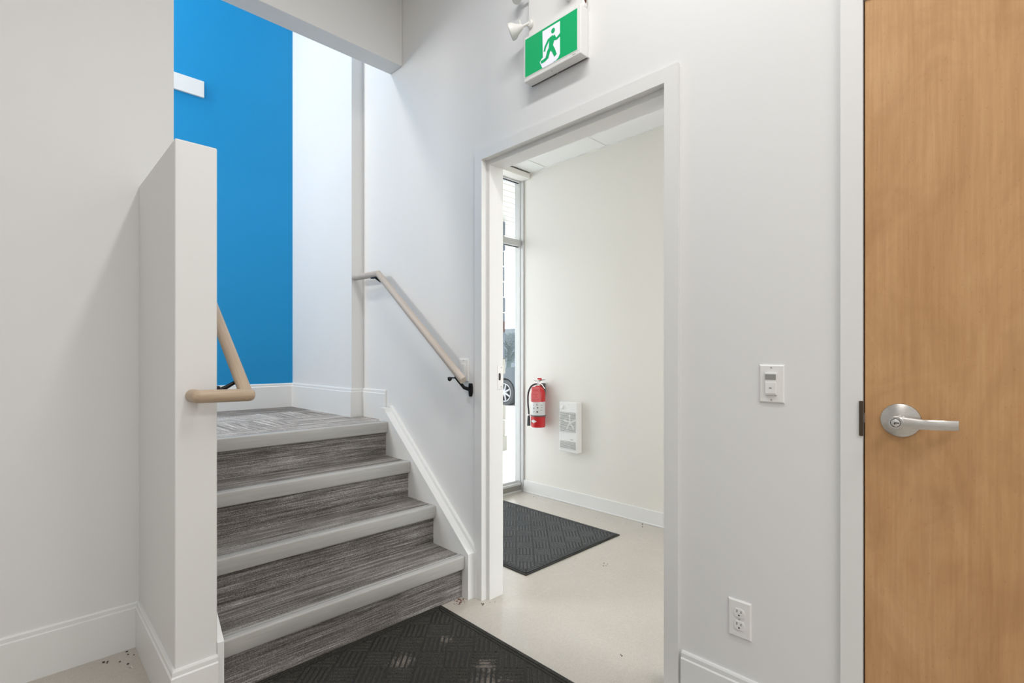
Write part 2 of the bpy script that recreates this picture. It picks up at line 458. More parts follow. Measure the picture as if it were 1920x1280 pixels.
# wooden door, closed
d1 = node('door_1', (WX, -.14, 0))
before = {o.name for o in D.objects}
steel_frame(d1, -.60, .320, deep=False)
obj('door_leaf', B(1.646, -.597, .008, 1.691, .3165, 2.161, bev=.0015), 'maple', parent=d1)
obj('reveal_gap', B(1.66, .3166, .0, 1.69, .3199, 2.163), 'gap', parent=d1)
obj('latch_plate', B(1.634, .3185, .985, 1.6405, .3275, 1.079, bev=.001), 'bronze', parent=d1)
obj('latch_bolt', B(1.655, .3168, 1.02, 1.668, .3198, 1.045), 'steel', parent=d1)
# lever set
hy, hz = .238, 1.034
bm = lathe(bmesh.new(), [(0.0435, 0), (.0435, .004), (.0425, .006), (.014, .0165), (0, .0165)], (1.646, hy, hz), (-1, 0, 0), 48)
rose = obj('door_handle', bm, 'steel', parent=d1, smooth=True)
bm = bmesh.new()
# lever: neck then a flat bar sweeping away from the latch side and curling to the door
L = []
N = 22
x_out = 1.585
for i in range(N + 1):
    t = i / N; y = hy - t * .116
    x = x_out if t < .45 else x_out + .034 * ((t - .45) / .55) ** 1.6
    wv = .0125 + (.0115 if t < .05 else 0) * 0 - .002 * t
    wv = .0165 - .0045 * min(1, t * 2.2)
    L.append((x, y, wv))
rings = []
for (x, y, h_) in L:
    th_ = .0055; pts = []
    for (a, b) in ((-1, -.75), (-1, .75), (-.6, 1), (.6, 1), (1, .75), (1, -.75), (.6, -1), (-.6, -1)):
        pts.append(bm.verts.new((x + a * th_, y, hz + b * h_ - .001)))
    rings.append(pts)
for a, b in zip(rings, rings[1:]):
    for j in range(8): bm.faces.new((a[j], a[(j + 1) % 8], b[(j + 1) % 8], b[j]))
bm.faces.new(rings[0]); bm.faces.new(rings[-1][::-1])
lathe(bm, [(.0165, 0), (.0165, .012), (.015, .0135), (0, .0135)], (1.5915, hy, hz - .001), (-1, 0, 0), 28)
lathe(bm, [(.0155, 0), (.0125, .01), (.0125, .043)], (1.634, hy, hz), (-1, 0, 0), 24)
lev = obj('lever', bm, 'steel', parent=rose, smooth=True)
bm = lathe(bmesh.new(), [(.0095, 0), (.0095, .0012), (.0080, .002), (0, .002)], (1.578, hy + .001, hz - .001), (-1, 0, 0), 24)
obj('key_cylinder', bm, 'chrome', parent=rose, smooth=True)
bm = lathe(bmesh.new(), [(.0108, 0), (.0108, .0006), (.0094, .0006)], (1.578, hy + .001, hz - .001), (-1, 0, 0), 24)
box(bm, 1.5752, hy - .0068, hz - .0022, 1.5761, hy + .0035, hz + .0004); box(bm, 1.5752, hy + .0015, hz - .005, 1.5761, hy + .0035, hz)
obj('keyway', bm, 'dark', parent=rose)
adopt(d1, before)

# ================================================================ STAIRS
st = thing('staircase', 'short flight of four grey carpeted steps with pale rubber nosings up to the landing', 'stairs', (1.05, Y1, 0))
before = {o.name for o in D.objects}
xl, xr = .518, 1.60
def nosing_bm():
    # profile in local (y, z): 0,0 = top edge of the riser line
    pts = [(.024, .000), (.024, .0035), (.018, .006), (.009, .006), (.008, .0005), (.002, .0005), (.001, .006), (-.014, .0062)]
    for i in range(5):
        a = PI / 2 * i / 4; pts.append((-.0165 - .0075 * math.sin(a), -.0015 + .0075 * math.cos(a)))
    pts += [(-.0225, -.050), (-.019, -.058), (-.013, -.061), (-.002, -.061), (-.002, -.002)]
    return prism(bmesh.new(), pts, 'x', xl + .001, xr - .002)
nos_me = None
for i in range(4):
    y = Y1 + RUN * i; z = .005 + RISE * (i + 1) - .005 + .0
    z = ZL - RISE * (3 - i); zp = 0 if i == 0 else z - RISE
    obj('riser', B(xl, y, zp, xr, y + .02, z - .004), 'carpet_x', parent=st)
    if i < 3: obj('tread', B(xl, y + .0001, z - .04, xr, y + RUN, z), 'carpet_x', parent=st)
    if nos_me is None:
        o = obj('nosing', nosing_bm(), 'nosing', parent=st, loc=(0, y, z - .001), smooth=True); nos_me = o.data
    else:
        o = D.objects.new('nosing', nos_me); C.objects.link(o); o.parent = st; o.location = (0, y, z - .001)
yl = Y1 + 3 * RUN + .024
bm = prism(bmesh.new(), [(.4975, yl), (WX, yl), (WX, 3.10), (1.575, 3.10), (1.575, 4.08), (-1.3, 4.08), (-1.3, 2.73), (.4975, 2.73)], 'z', ZL - .12, ZL - .008)
ld = obj('floor_landing', bm, 'carpet_x2', kind='structure')
ty = [Y1 + 3 * RUN + .024, 2.92, 3.32, 3.70, 4.066]; tx = [-1.3, -.8, -.3, .2, .70, 1.18, 1.64]
adopt(st, before)
for j, (a, b) in enumerate(zip(ty, ty[1:])):
    for i, (c, d) in enumerate(zip(tx, tx[1:])):
        if j >= 2 and d > 1.56: d = 1.561
        if j < 2 and d > 1.6: d = 1.641
        if j == 0 and d <= .2: continue
        if j == 0 and c < .4975: c = .4975
        mm = 'carpet_x' if j == 3 else 'carpet_x2' if j == 0 or (i + j) % 2 == 0 else 'carpet_y'  # back row: shade along the back wall put into a darker tone
        if j == 1 and i == 5: # cut around the wall return at y 3.10
            t_ = obj('carpet_tile', B(c, a, ZL - .009, 1.641, 3.086, ZL), mm, parent=ld)
            t_.matrix_parent_inverse = Matrix.Identity(4)
            t_ = obj('carpet_tile', B(c, 3.0862, ZL - .009, 1.561, b - .0008, ZL), mm, parent=ld); t_.matrix_parent_inverse = Matrix.Identity(4); continue
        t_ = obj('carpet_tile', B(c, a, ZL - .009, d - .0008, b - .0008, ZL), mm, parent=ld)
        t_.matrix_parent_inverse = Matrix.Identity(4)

# ================================================================ HANDRAILS
R = .0215
h1 = thing('handrail', 'greyish ash handrail on the right wall of the stairs, bent level at the top', 'handrail', (1.655, 1.98, 1.04))
before = {o.name for o in D.objects}
X = 1.585
dv = Vector((0, 2.781 - 1.962, 1.7 - 1.0804)).normalized()
e = Vector((X, 1.962, 1.0804))
bm = tube(bmesh.new(), [e, (X, 2.778, 1.700), (X, 3.04, 1.708), (X, 3.066, 1.709), (X, 3.081, 1.709), (X, 3.086, 1.709)], [.0197, .0197, .0197, .0197, .018, .014], 24)
obj('rail', bm, 'rail2', parent=h1, smooth=True)
def bracket(parent, pw, pr, sdir=(0, 1, 0), nrm=(-1, 0, 0)):
    """pw wall plate centre, pr point under the rail"""
    pw, pr = Vector(pw), Vector(pr); n = Vector(nrm); sd = Vector(sdir)
    bm = bmesh.new()
    # wall plate: vertical rounded bar tapering at the ends
    ring = []
    for zz, ww in ((-.033, .006), (-.029, .010), (-.012, .0150), (.012, .0150), (.029, .0130), (.033, .010)):
        r_ = [bm.verts.new(pw + sd * (k * ww) + n * t + Vector((0, 0, zz))) for k, t in ((-1, 0), (-1, .006), (-.5, .011), (.5, .011), (1, .006), (1, 0))]
        ring.append(r_)
    for a, b in zip(ring, ring[1:]):
        for j in range(6): bm.faces.new((a[j], a[(j + 1) % 6], b[(j + 1) % 6], b[j]))
    bm.faces.new(ring[0]); bm.faces.new(ring[-1][::-1])
    mid = (pw + n * .02 + (pr - pw) * .25)
    tube(bm, [pw + n * .006, mid + Vector((0, 0, -.006)), pr + Vector((0, 0, -.018)) - n * .008, pr + Vector((0, 0, -.008)), pr], [.0095, .0085, .0075, .007, .007], 10)
    return bm
bm = bracket(h1, (1.655, 1.985, 1.030), (X, 2.02, 1.102))
# saddle under the rail
lathe(bm, [(.006, 0), (.0095, .003), (.0095, .016), (.006, .019)], (X - .019, 2.035, 1.092), (-.6, 0, -.5), 12)
box(bm, X - .010, 2.005, 1.088, X + .010, 2.075, 1.094)
obj('bracket', bm, 'black_metal', parent=h1, smooth=True)
bm = B(1.648, 2.802, 1.640, 1.655, 2.820, 1.672, bev=.002)
tube(bm, [(1.65, 2.811, 1.662), (1.62, 2.812, 1.660), (X + .004, 2.815, 1.678), (X, 2.816, 1.683)], [.007, .0065, .006, .006], 10)
box(bm, X - .010, 2.785, 1.677, X + .010, 2.855, 1.683)
obj('bracket', bm, 'black_metal', parent=h1, smooth=True)
adopt(h1, before)

h2 = thing('handrail', 'pale ash handrail on the low divider wall, turning across its end', 'handrail', (.4975, 1.9, 1.07))
before = {o.name for o in D.objects}
XL = .575
pC = Vector((XL, 1.898, 1.0665))
def arc(c, a, b, ra, n=6):
    """round the corner c between directions to a and b"""
    c, a, b = Vector(c), Vector(a), Vector(b); da = (a - c).normalized(); db = (b - c).normalized()
    out = []
    p0, p2 = c + da * ra, c + db * ra
    for i in range(n + 1):
        t = i / n; out.append(p0 * (1 - t) ** 2 + c * 2 * t * (1 - t) + p2 * t ** 2)
    return out
ytop = 2.72
ztop = 1.0665 + (ytop - 1.90) * .80
cl = Vector((.428, 1.882, 1.0695)); cr = Vector((.578, 1.888, 1.0665))
bm = tube(bmesh.new(), [(XL - .001, 1.892, 1.068), (XL - .001, ytop, ztop), (XL - .001, ytop + .22, ztop)], R, 24)
obj('rail', bm, 'rail1', parent=h2, smooth=True)
pts = [Vector((.4245, 1.944, 1.0695))] + arc(cl, (.4245, 1.944, 1.0695), cr, .006, 3) + [cr + Vector((0, 0, 0)), cr + Vector((.010, 0, 0)), cr + Vector((.017, 0, 0)), cr + Vector((.021, 0, 0))]
bm = tube(bmesh.new(), pts, [R] * (len(pts) - 3) + [R * .92, R * .75, R * .4], 24)
obj('rail_return', bm, 'rail3', parent=h2, smooth=True)
bm = B(.4975, 1.945, 1.058, .507, 1.965, 1.098, bev=.003)
tube(bm, [(.503, 1.955, 1.082), (.525, 1.958, 1.090), (XL - .012, 1.966, 1.1105), (XL - .004, 1.968, 1.113)], [.0075, .0075, .0065, .006], 10)
box(bm, XL - .012, 1.955, 1.106, XL + .008, 1.995, 1.112)
obj('bracket', bm, 'black_metal', parent=h2, smooth=True)
adopt(h2, before)

# ================================================================ EXIT SIGN
ex = thing('exit_sign', 'white exit box with green running figure panel above the doorway', 'exit sign', (1.655, 1.4, 2.397))
before = {o.name for o in D.objects}
ey0, ey1, ez0, ez1, ef = 1.246, 1.558, 2.397, 2.592, 1.600
bm = B(ef, ey0, ez0, 1.648, ey1, ez1, bev=.003)
obj('sign_case', bm, 'white_plastic', parent=ex)
obj('back_plate', B(1.648, ey0 - .001, ez0 + .002, 1.655, ey1 + .001, ez1 + .23), 'white_plastic', parent=ex)
obj('battery_case', B(1.624, ey0 + .002, ez1 + .002, 1.648, ey1 - .002, ez1 + .23, bev=.006), 'white_plastic', parent=ex)
# raised rim round the panel
pa, pb, pc, pd = 1.2625, 1.5495, 2.4165, 2.5805
bm = bmesh.new()
for a in ((pa - .003, pc - .003, pa, pd + .003), (pb, pc - .003, pb + .003, pd + .003), (pa, pd, pb, pd + .003), (pa, pc - .003, pb, pc)):
    box(bm, ef - .0012, a[0], a[1], ef + .001, a[2], a[3])
obj('panel_rim', bm, 'white_plastic', parent=ex)
pan = obj('sign_panel', B(ef - .0015, pa, pc, ef + .001, pb, pd), 'green', parent=ex)
# pictogram: coordinates in panel units, u 0..1 left->right in the picture (left = +y), v 0..1 bottom->top
PWid, PHei = pb - pa, pd - pc
def pp(u, v): return (pb - u * PWid, pc + v * PHei)
def flat(pts, x0, x1, name, m):
    q = [pp(u, v) for u, v in pts]
    bm = bmesh.new(); prism(bm, q, 'x', x0, x1); bmesh.ops.triangulate(bm, faces=bm.faces[:])
    return obj(name, bm, m, parent=pan)
before2 = {o.name for o in D.objects}
flat([(.355, 0), (.345, .10), (.355, .13), (.362, .15), (.31, .155), (.305, .19), (.33, .24), (.365, .265), (.355, .94), (.69, .94), (.69, .13), (.66, .05), (.60, .0), (.595, .04), (.57, .04), (.56, 0)][::1], ef - .0021, ef - .0014, 'door_symbol', 'sign_white')
def stroke(pts, wds):
    """polyline with widths -> polygon"""
    P_ = [Vector((u * PWid, v * PHei)) for u, v in pts]; Lf, Rt = [], []
    for i, p in enumerate(P_):
        d = (P_[min(i + 1, len(P_) - 1)] - P_[max(i - 1, 0)]).normalized(); n_ = Vector((-d.y, d.x)) * wds[i] / 2
        Lf.append(p + n_); Rt.append(p - n_)
    return [(q.x / PWid, q.y / PHei) for q in Lf + Rt[::-1]]
bm = bmesh.new()
x0, x1 = ef - .0027, ef - .0020
circ = [(.563 + .036 * math.cos(2 * PI * k / 20), .80 + .066 * math.sin(2 * PI * k / 20)) for k in range(20)]
figs = [circ,
        stroke([(.555, .66), (.53, .52), (.515, .40)], [.030, .026, .022]),                      # torso
        stroke([(.565, .655), (.475, .625), (.415, .50), (.395, .395)], [.014, .013, .011, .009]),     # rear arm
        stroke([(.565, .66), (.61, .555), (.64, .55), (.70, .60)], [.016, .012, .011, .012]),            # front arm
        stroke([(.53, .44), (.475, .33), (.455, .20), (.40, .17), (.325, .165)], [.020, .018, .014, .014, .012]),  # rear leg
        stroke([(.52, .43), (.57, .30), (.61, .14)], [.022, .018, .015])]                              # front leg
for kf, f in enumerate(figs):
    prism(bm, [pp(u, v) for u, v in f], 'x', x0 - kf * .00006, x1)
bmesh.ops.triangulate(bm, faces=bm.faces[:])
obj('running_figure', bm, 'green', parent=pan)
# lamp heads
def lamp_head(base, aim, parent, r=.030):
    base = Vector(base); aim = Vector(aim); d = (aim - base).normalized()
    bm = bmesh.new()
    lathe(bm, [(.0, -.001), (.017, 0), (.017, .010), (.013, .014), (.0, .014)], base, (-1, 0, 0), 20)
    k = base + Vector((-.012, 0, 0))
    tube(bm, [k, k + (aim - k) * .45], .006, 10)
    d = (aim - k).normalized()
    c = k + (aim - k) * .40
    L_ = (aim - k).length
    lathe(bm, [(0, 0), (.010, .001), (.014, L_ * .15), (.022, L_ * .35), (r, L_ * .55), (r + .002, L_ * .75), (r * .97, L_ * .80), (r * .8, L_ * .76), (0, L_ * .72)], c, d, 24)
    # fin / yoke
    tube(bm, [c + d * .01 + Vector((0, 0, .0)), c + d * .012 + Vector((-.004, .0, .030))], [.004, .0035], 8)
    return obj('lamp_head', bm, 'plastic2', parent=parent, smooth=True)
lamp_head((1.624, 1.538, 2.655), (1.575, 1.600, 2.632), ex, .034)
lamp_head((1.624, 1.318, 2.665), (1.575, 1.300, 2.715), ex)
obj('dark_seam', B(1.644, ey0 + .004, ez0 - .0012, 1.650, ey1 - .004, ez0 + .001), 'ink', parent=ex)
bm = lathe(bmesh.new(), [(0, 0), (.018, .004), (.024, .018), (.024, .035), (.016, .045), (0, .045)], (1.612, 1.615, 2.785), (.1, .1, 1), 20)
tube(bm, [(1.612, 1.615, 2.82), (1.63, 1.55, 2.80)], .006, 8)
obj('lamp_head', bm, 'plastic2', parent=ex, smooth=True)
bm = bmesh.new()
tube(bm, [(1.636, ey0 + .006, ez1 + .020), (1.630, ey0 - .001, ez1 + .028), (1.636, ey0 + .002, ez1 + .042)], .0045, 8)
obj('wire', bm, 'crumb', parent=ex)
obj('screw', lathe(bmesh.new(), [(.003, 0), (.003, .001), (0, .0015)], (1.615, 1.41, ez0), (0, 0, -1), 10), 'screw', parent=ex)
obj('latch_tab', lathe(bmesh.new(), [(.004, 0), (.003, .004), (0, .005)], (1.645, 1.405, ez0 + .001), (0, 0, -1), 10), 'screw', parent=ex)
bm = bmesh.new()
for k in range(4): box(bm, ef - .0004, 1.272 + k * .0045, 2.4035, ef, 1.2755 + k * .0045, 2.4075)
obj('maker_mark', bm, 'screw', parent=ex)
adopt(ex, before)

# ================================================================ WALL PLATES
def plate(parent, y0, z0, y1, z1, t=.006, m='white_plastic', x=WX):
    bm = bmesh.new()
    a = .004
    v0 = [bm.verts.new((x, p, q)) for p, q in ((y0, z0), (y1, z0), (y1, z1), (y0, z1))]
    v1 = [bm.verts.new((x - t * .45, p, q)) for p, q in ((y0, z0), (y1, z0), (y1, z1), (y0, z1))]
    v2 = [bm.verts.new((x - t, p, q)) for p, q in ((y0 + a, z0 + a), (y1 - a, z0 + a), (y1 - a, z1 - a), (y0 + a, z1 - a))]
    for u, w_ in ((v0, v1), (v1, v2)):
        for j in range(4): bm.faces.new((u[j], u[(j + 1) % 4], w_[(j + 1) % 4], w_[j]))
    bm.faces.new(v2); bm.faces.new(v0)
    return obj('cover_plate', bm, m, parent=parent)
def screw(parent, y, z, x=WX - .006):
    bm = lathe(bmesh.new(), [(.0028, 0), (.0028, .0006), (0, .001)], (x, y, z), (-1, 0, 0), 12)
    box(bm, x - .0014, y - .002, z - .0004, x - .0006, y + .002, z + .0004)
    return obj('screw', bm, 'screw', parent=parent)
sw = thing('occupancy_switch', 'white motion sensor switch plate on the wall left of the wooden door', 'switch', (WX, .555, 1.058))
before = {o.name for o in D.objects}
plate(sw, .519, 1.058, .591, 1.174)
yc = .5555
obj('switch_body', B(WX - .012, yc - .017, 1.082, WX - .005, yc + .017, 1.150, bev=.0015), 'white_plastic', parent=sw)
obj('sensor_window', B(WX - .0135, yc - .0155, 1.129, WX - .011, yc + .0155, 1.1455, bev=.0008), 'grey_lens', parent=sw)
obj('push_button', B(WX - .0138, yc - .0155, 1.086, WX - .011, yc + .0155, 1.1215, bev=.0012), 'white_plastic', parent=sw)
obj('indicator', B(WX - .0144, yc - .004, 1.1025, WX - .0136, yc + .004, 1.1045), 'ink', parent=sw)
bm = bmesh.new()
prism(bm, [(yc - .0165, 1.0815), (yc + .0165, 1.0815), (yc + .008, 1.0735), (yc, 1.0715), (yc - .008, 1.0735)], 'x', WX - .0065, WX - .005)
obj('lower_lip', bm, 'plastic2', parent=sw)
screw(sw, yc, 1.165); screw(sw, yc, 1.067)
adopt(sw, before)

ot = thing('wall_outlet', 'white double wall outlet low on the wall above the baseboard', 'outlet', (WX, .651, .305))
before = {o.name for o in D.objects}
plate(ot, .615, .305, .687, .4225)
yc = .651
for zc in (.3835, .344):
    r_ = obj('receptacle', prism(bmesh.new(), [(yc + .0165 * math.cos(a), zc + max(-.0135, min(.0135, .0175 * math.sin(a)))) for a in [2 * PI * k / 28 for k in range(28)]], 'x', WX - .0085, WX - .0055), 'white_plastic', parent=ot)
    adopt(ot, before)
    for (dy, hh) in ((.0065, .0085), (-.0065, .007)):
        q = obj('slot', B(WX - .0088, yc + dy - .0011, zc + .0015, WX - .0083, yc + dy + .0011, zc + .0015 + hh), 'dark', parent=r_)
    bm = lathe(bmesh.new(), [(.0026, 0), (.0026, .0004), (0, .0004)], (WX - .0085, yc, zc - .0065), (-1, 0, 0), 12)
    q = obj('ground_hole', bm, 'dark', parent=r_)
screw(ot, yc, .3637)
for o in list(D.objects):
    if o.name not in before and o.parent == ot: o.matrix_parent_inverse = Matrix.Translation(-Vector(ot.location))

ls = thing('light_switch', 'white light switch plate partly behind the lower end of the right handrail', 'switch', (WX, 2.04, 1.071))
before = {o.name for o in D.objects}
plate(ls, 2.001, 1.071, 2.077, 1.187)
obj('rocker', B(WX - .011, 2.022, 1.096, WX - .005, 2.056, 1.162, bev=.002), 'white_plastic', parent=ls)
screw(ls, 2.039, 1.178); screw(ls, 2.039, 1.080)
adopt(ls, before)

# ================================================================ VESTIBULE WINDOW
w1 = node('window_1', (2.5, 3.2, 0))
before = {o.name for o in D.objects}
def fr(name, *a, **k): return obj(name, B(*a, **k), 'alu', parent=w1)
fr('frame_post', 3.232, 3.198, 0, 3.25, 3.262, 2.80, bev=.001)
fr('corner_bead', 3.236, 3.160, 0, 3.25, 3.197, 2.757, bev=.003)
fr('frame_post', 2.45, 3.198, 0, 2.50, 3.262, 2.80, bev=.002)
fr('frame_post', WT, 3.198, 0, WT + .05, 3.262, 2.80, bev=.002)
fr('head_rail', WT, 3.195, 2.748, 3.232, 3.262, 2.805, bev=.002)
fr('transom', WT, 3.185, 2.178, 3.232, 3.262, 2.232, bev=.002)
fr('sill', WT, 3.185, .055, 3.232, 3.262, .073, bev=.002)
fr('sill_stop', WT, 3.222, .073, 3.232, 3.25, .088)
obj('sill_curb', B(WT, 3.190, .012, 3.232, 3.26, .055), 'block_beige', parent=w1)
fr('threshold', WT, 3.180, 0, 3.232, 3.26, .012)
bm = bmesh.new()
for z in (2.742, 2.172): box(bm, WT + .05, 3.219, z, 3.232, 3.225, z + .006)
obj('gasket', bm, 'gasket', parent=w1)
for x0, x1 in ((WT + .05, 2.45), (2.50, 3.232)):
    obj('glass_pane', B(x0, 3.230, 2.232, x1, 3.234, 2.748), 'glass', parent=w1)
    obj('glass_pane', B(x0, 3.230, .088, x1, 3.234, 2.178), 'glass', parent=w1)
adopt(w1, before)

# ================================================================ VESTIBULE THINGS
# wall heater
ht = thing('wall_heater', 'white recessed fan heater low on the cream wall, right of the fire extinguisher', 'heater', (3.25, 2.6, .43))
before = {o.name for o in D.objects}
hx = 3.185; ya, yb, za, zb = 2.517, 2.70, .427, .831
bm = B(hx, ya, za, 3.25, yb, zb, bev=.006)
hb = obj('heater_case', bm, 'white_plastic', parent=ht)
def grille(y0, z0, y1, z1, n):
    obj('grille_recess', B(hx - .0012, y0, z0, hx + .001, y1, z1), 'grille', parent=ht)
    for k in range(n):
        z = z0 + (z1 - z0) * (k + .5) / n
        obj('louvre', B(hx - .0060, y0, z - .0022, hx - .0034, y1, z + .0020), 'white_plastic', parent=ht)
grille(2.534, .590, 2.692, .750, 17)
grille(2.534, .456, 2.692, .516, 7)
# fan seen through the grille
fc = (hx - .0010, 2.588, .668)
bm = lathe(bmesh.new(), [(.013, 0), (.013, .002), (0, .003)], fc, (-1, 0, 0), 16)
for k in range(5):
    a = 2 * PI * k / 5 + .3
    p = Vector(fc); q = p + Vector((0, math.cos(a) * .064, math.sin(a) * .064))
    tv = Vector((0, -math.sin(a), math.cos(a)))
    vs = [bm.verts.new(p + tv * .005 + Vector((-.0006, 0, 0))), bm.verts.new(p - tv * .005 + Vector((-.0006, 0, 0))), bm.verts.new(q - tv * .011 + Vector((-.0006, 0, 0))), bm.verts.new(q + tv * .004 + Vector((-.0006, 0, 0)))]
    bm.faces.new(vs)
obj('fan', bm, 'white_plastic', parent=ht)
bm = lathe(bmesh.new(), [(.017, 0), (.016, .010), (.013, .013), (0, .013)], (hx, 2.668, .787), (-1, 0, 0), 20)
obj('thermostat_knob', bm, 'white_plastic', parent=ht, smooth=True)
obj('logo_mark', B(hx - .0006, 2.556, .530, hx, 2.584, .536), 'screw', parent=ht)
bm = lathe(bmesh.new(), [(.0035, 0), (0, .0015)], (hx, 2.60, .812), (-1, 0, 0), 10)
obj('screw', bm, 'screw', parent=ht)
adopt(ht, before)

# extinguisher
exx, exy = 3.172, 2.922
fe = thing('fire_extinguisher', 'red fire extinguisher with black hose and red tag hung on the cream wall', 'fire extinguisher', (exx, exy, .60))
before = {o.name for o in D.objects}
r = .061
bm = lathe(bmesh.new(), [(0, 0), (r * .9, 0), (r, .008), (r, .275), (r * .93, .300), (r * .72, .325), (r * .42, .342), (.016, .350), (0, .350)], (exx, exy, .602), (0, 0, 1), 36)
obj('cylinder', bm, 'red', parent=fe, smooth=True)
bm = lathe(bmesh.new(), [(r + .0005, .100), (r + .0008, .101), (r + .0008, .215), (r + .0005, .216)], (exx, exy, .602), (0, 0, 1), 36)
# keep only the room-facing half of the label
bmesh.ops.delete(bm, geom=[v for v in bm.verts if v.co.x > exx + .03], context='VERTS')
obj('label', bm, 'label_white', parent=fe, smooth=True)
bm = lathe(bmesh.new(), [(r + .001, .092), (r + .003, .094), (r + .003, .102), (r + .001, .104)], (exx, exy, .602), (0, 0, 1), 36)
obj('strap', bm, 'ink', parent=fe, smooth=True)
bm = bmesh.new()
face = Vector((-.75, -.66, 0)).normalized(); side = Vector((.66, -.75, 0)).normalized()
def onc(a, z, d=.0016):   # a = angle offset from the facing direction (to the right of the picture = +)
    q = face * math.cos(a) + side * math.sin(a); return Vector((exx, exy, z)) + q * (r + d)
nn = 10; top_, bot_ = [], []
for i in range(nn + 1):
    t = i / nn; a = -1.15 + .98 * t; hh = .0145 * (1 - abs(2 * t - 1)) + .0004
    top_.append(bm.verts.new(onc(a, .655 + hh, .001))); bot_.append(bm.verts.new(onc(a, .655 - hh, .001)))
for i in range(nn): bm.faces.new((top_[i], top_[i + 1], bot_[i + 1], bot_[i]))
obj('diamond_label', bm, 'label_white', parent=fe)
bm = bmesh.new()
for a, z, wd, hh in ((-.65, .79, .12, .006), (-.15, .795, .10, .012), (-.6, .765, .14, .012), (-.05, .77, .2, .008), (-.6, .735, .12, .008), (-.1, .735, .25, .012), (.5, .75, .3, .003), (.5, .77, .3, .003), (.5, .79, .3, .003)):
    bm.faces.new([bm.verts.new(onc(*p)) for p in ((a - wd, z - hh), (a + wd, z - hh), (a + wd, z + hh), (a - wd, z + hh))]) if 0 else bm.faces.new([bm.verts.new(onc(a - wd / 2, z - hh / 2)), bm.verts.new(onc(a + wd / 2, z - hh / 2)), bm.verts.new(onc(a + wd / 2, z + hh / 2)), bm.verts.new(onc(a - wd / 2, z + hh / 2))])
obj('label_print', bm, 'ink', parent=fe)['kind'] = 'stuff'
# hanging inspection tag
t0 = Vector((exx, exy, 0)) + face * (r + .004) - side * .018
def tq(u, z, d=0): return t0 + side * u + face * d + Vector((0, 0, z))
bm = bmesh.new()
vs = [tq(-.036, .818), tq(.034, .818), tq(.034, .938), tq(.026, .946), tq(-.026, .946), tq(-.036, .938)]
f0 = [bm.verts.new(v) for v in vs]; f1 = [bm.verts.new(v + face * .001) for v in vs]
bm.faces.new(f0[::-1]); bm.faces.new(f1)
for j in range(6): bm.faces.new((f0[j], f0[(j + 1) % 6], f1[(j + 1) % 6], f1[j]))
tg = obj('inspection_tag', bm, 'redtag', parent=fe)
bm = bmesh.new()
for z, hh, u0, u1 in ((.922, .002, -.03, .028), (.905, .002, -.03, .03), (.915, .0035, -.022, .02), (.893, .002, -.03, .03), (.842, .002, -.03, .03), (.834, .0015, -.03, .03), (.869, .006, -.004, .004), (.880, .0015, -.02, .02), (.855, .0015, -.02, .02), (.826, .0015, -.02, .026)):
    bm.faces.new([bm.verts.new(tq(u, q, .0014)) for u, q in ((u0, z - hh / 2), (u1, z - hh / 2), (u1, z + hh / 2), (u0, z + hh / 2))])
tp = obj('tag_print', bm, 'red', parent=fe)
# valve, handle, hose
bm = lathe(bmesh.new(), [(.017, 0), (.017, .014), (.012, .018), (.012, .040), (0, .040)], (exx, exy, .950), (0, 0, 1), 18)
obj('valve', bm, 'chrome', parent=fe, smooth=True)
bm = bmesh.new()
tube(bm, [Vector((exx, exy, .985)) - side * .005, Vector((exx, exy, 1.0)) + side * .03, Vector((exx, exy, 1.002)) + side * .06], [.007, .006, .004], 8)
tube(bm, [Vector((exx, exy, .975)) - side * .005, Vector((exx, exy, .960)) + side * .03, Vector((exx, exy, .925)) + side * .055], [.007, .006, .004], 8)
tube(bm, [Vector((exx, exy, .985)), Vector((exx, exy, .995)) - side * .03, Vector((exx, exy, 1.015)) - side * .045], [.006, .004, .003], 8)
obj('handle', bm, 'chrome', parent=fe, smooth=True)
bm = B(-.018, -.007, -.006, .018, .007, .008, bev=.003)
o = obj('safety_pin_guard', bm, 'red', parent=fe); o.location = Vector((exx, exy, 1.008)) + side * .012 + face * .01; o.rotation_euler = (0, 0, math.atan2(side.y, side.x))
bm = bmesh.new(); box(bm, exx + .03, exy - .015, .86, 3.25, exy + .015, .97, bev=.004)
obj('wall_bracket', bm, 'ink', parent=fe)
c = Vector((exx, exy, 0))
hp = [c + Vector((0, 0, .965)), c - side * .03 + face * .01 + Vector((0, 0, .962)), c - side * .062 + face * .012 + Vector((0, 0, .940)), c - side * .084 + Vector((0, 0, .885)), c - side * .086 + Vector((0, 0, .80)), c - side * .080 + Vector((0, 0, .735)), c - side * .080 + Vector((0, 0, .695))]
def smoothp(p, n=5):
    out = []
    for i in range(len(p) - 1):
        a, b, c_, d = p[max(i - 1, 0)], p[i], p[i + 1], p[min(i + 2, len(p) - 1)]
        for k in range(n):
            t = k / n; out.append(.5 * ((2 * b) + (c_ - a) * t + (2 * a - 5 * b + 4 * c_ - d) * t * t + (3 * b - a - 3 * c_ + d) * t ** 3))
    return out + [p[-1]]
obj('hose', tube(bmesh.new(), smoothp(hp), .0075, 10), 'rubber', parent=fe, smooth=True)
q = c - side * .080
obj('nozzle', tube(bmesh.new(), [q + Vector((0, 0, .697)), q + Vector((0, 0, .69)), q + Vector((0, 0, .612))], [.009, .011, .015], 12), 'rubber', parent=fe, smooth=True)
bm = bmesh.new(); lathe(bm, [(.010, 0), (.0115, .002), (.0115, .012), (.010, .014)], q + Vector((0, 0, .696)), (0, 0, 1), 12)
obj('hose_clip', bm, 'chrome', parent=fe, smooth=True)
adopt(fe, before)

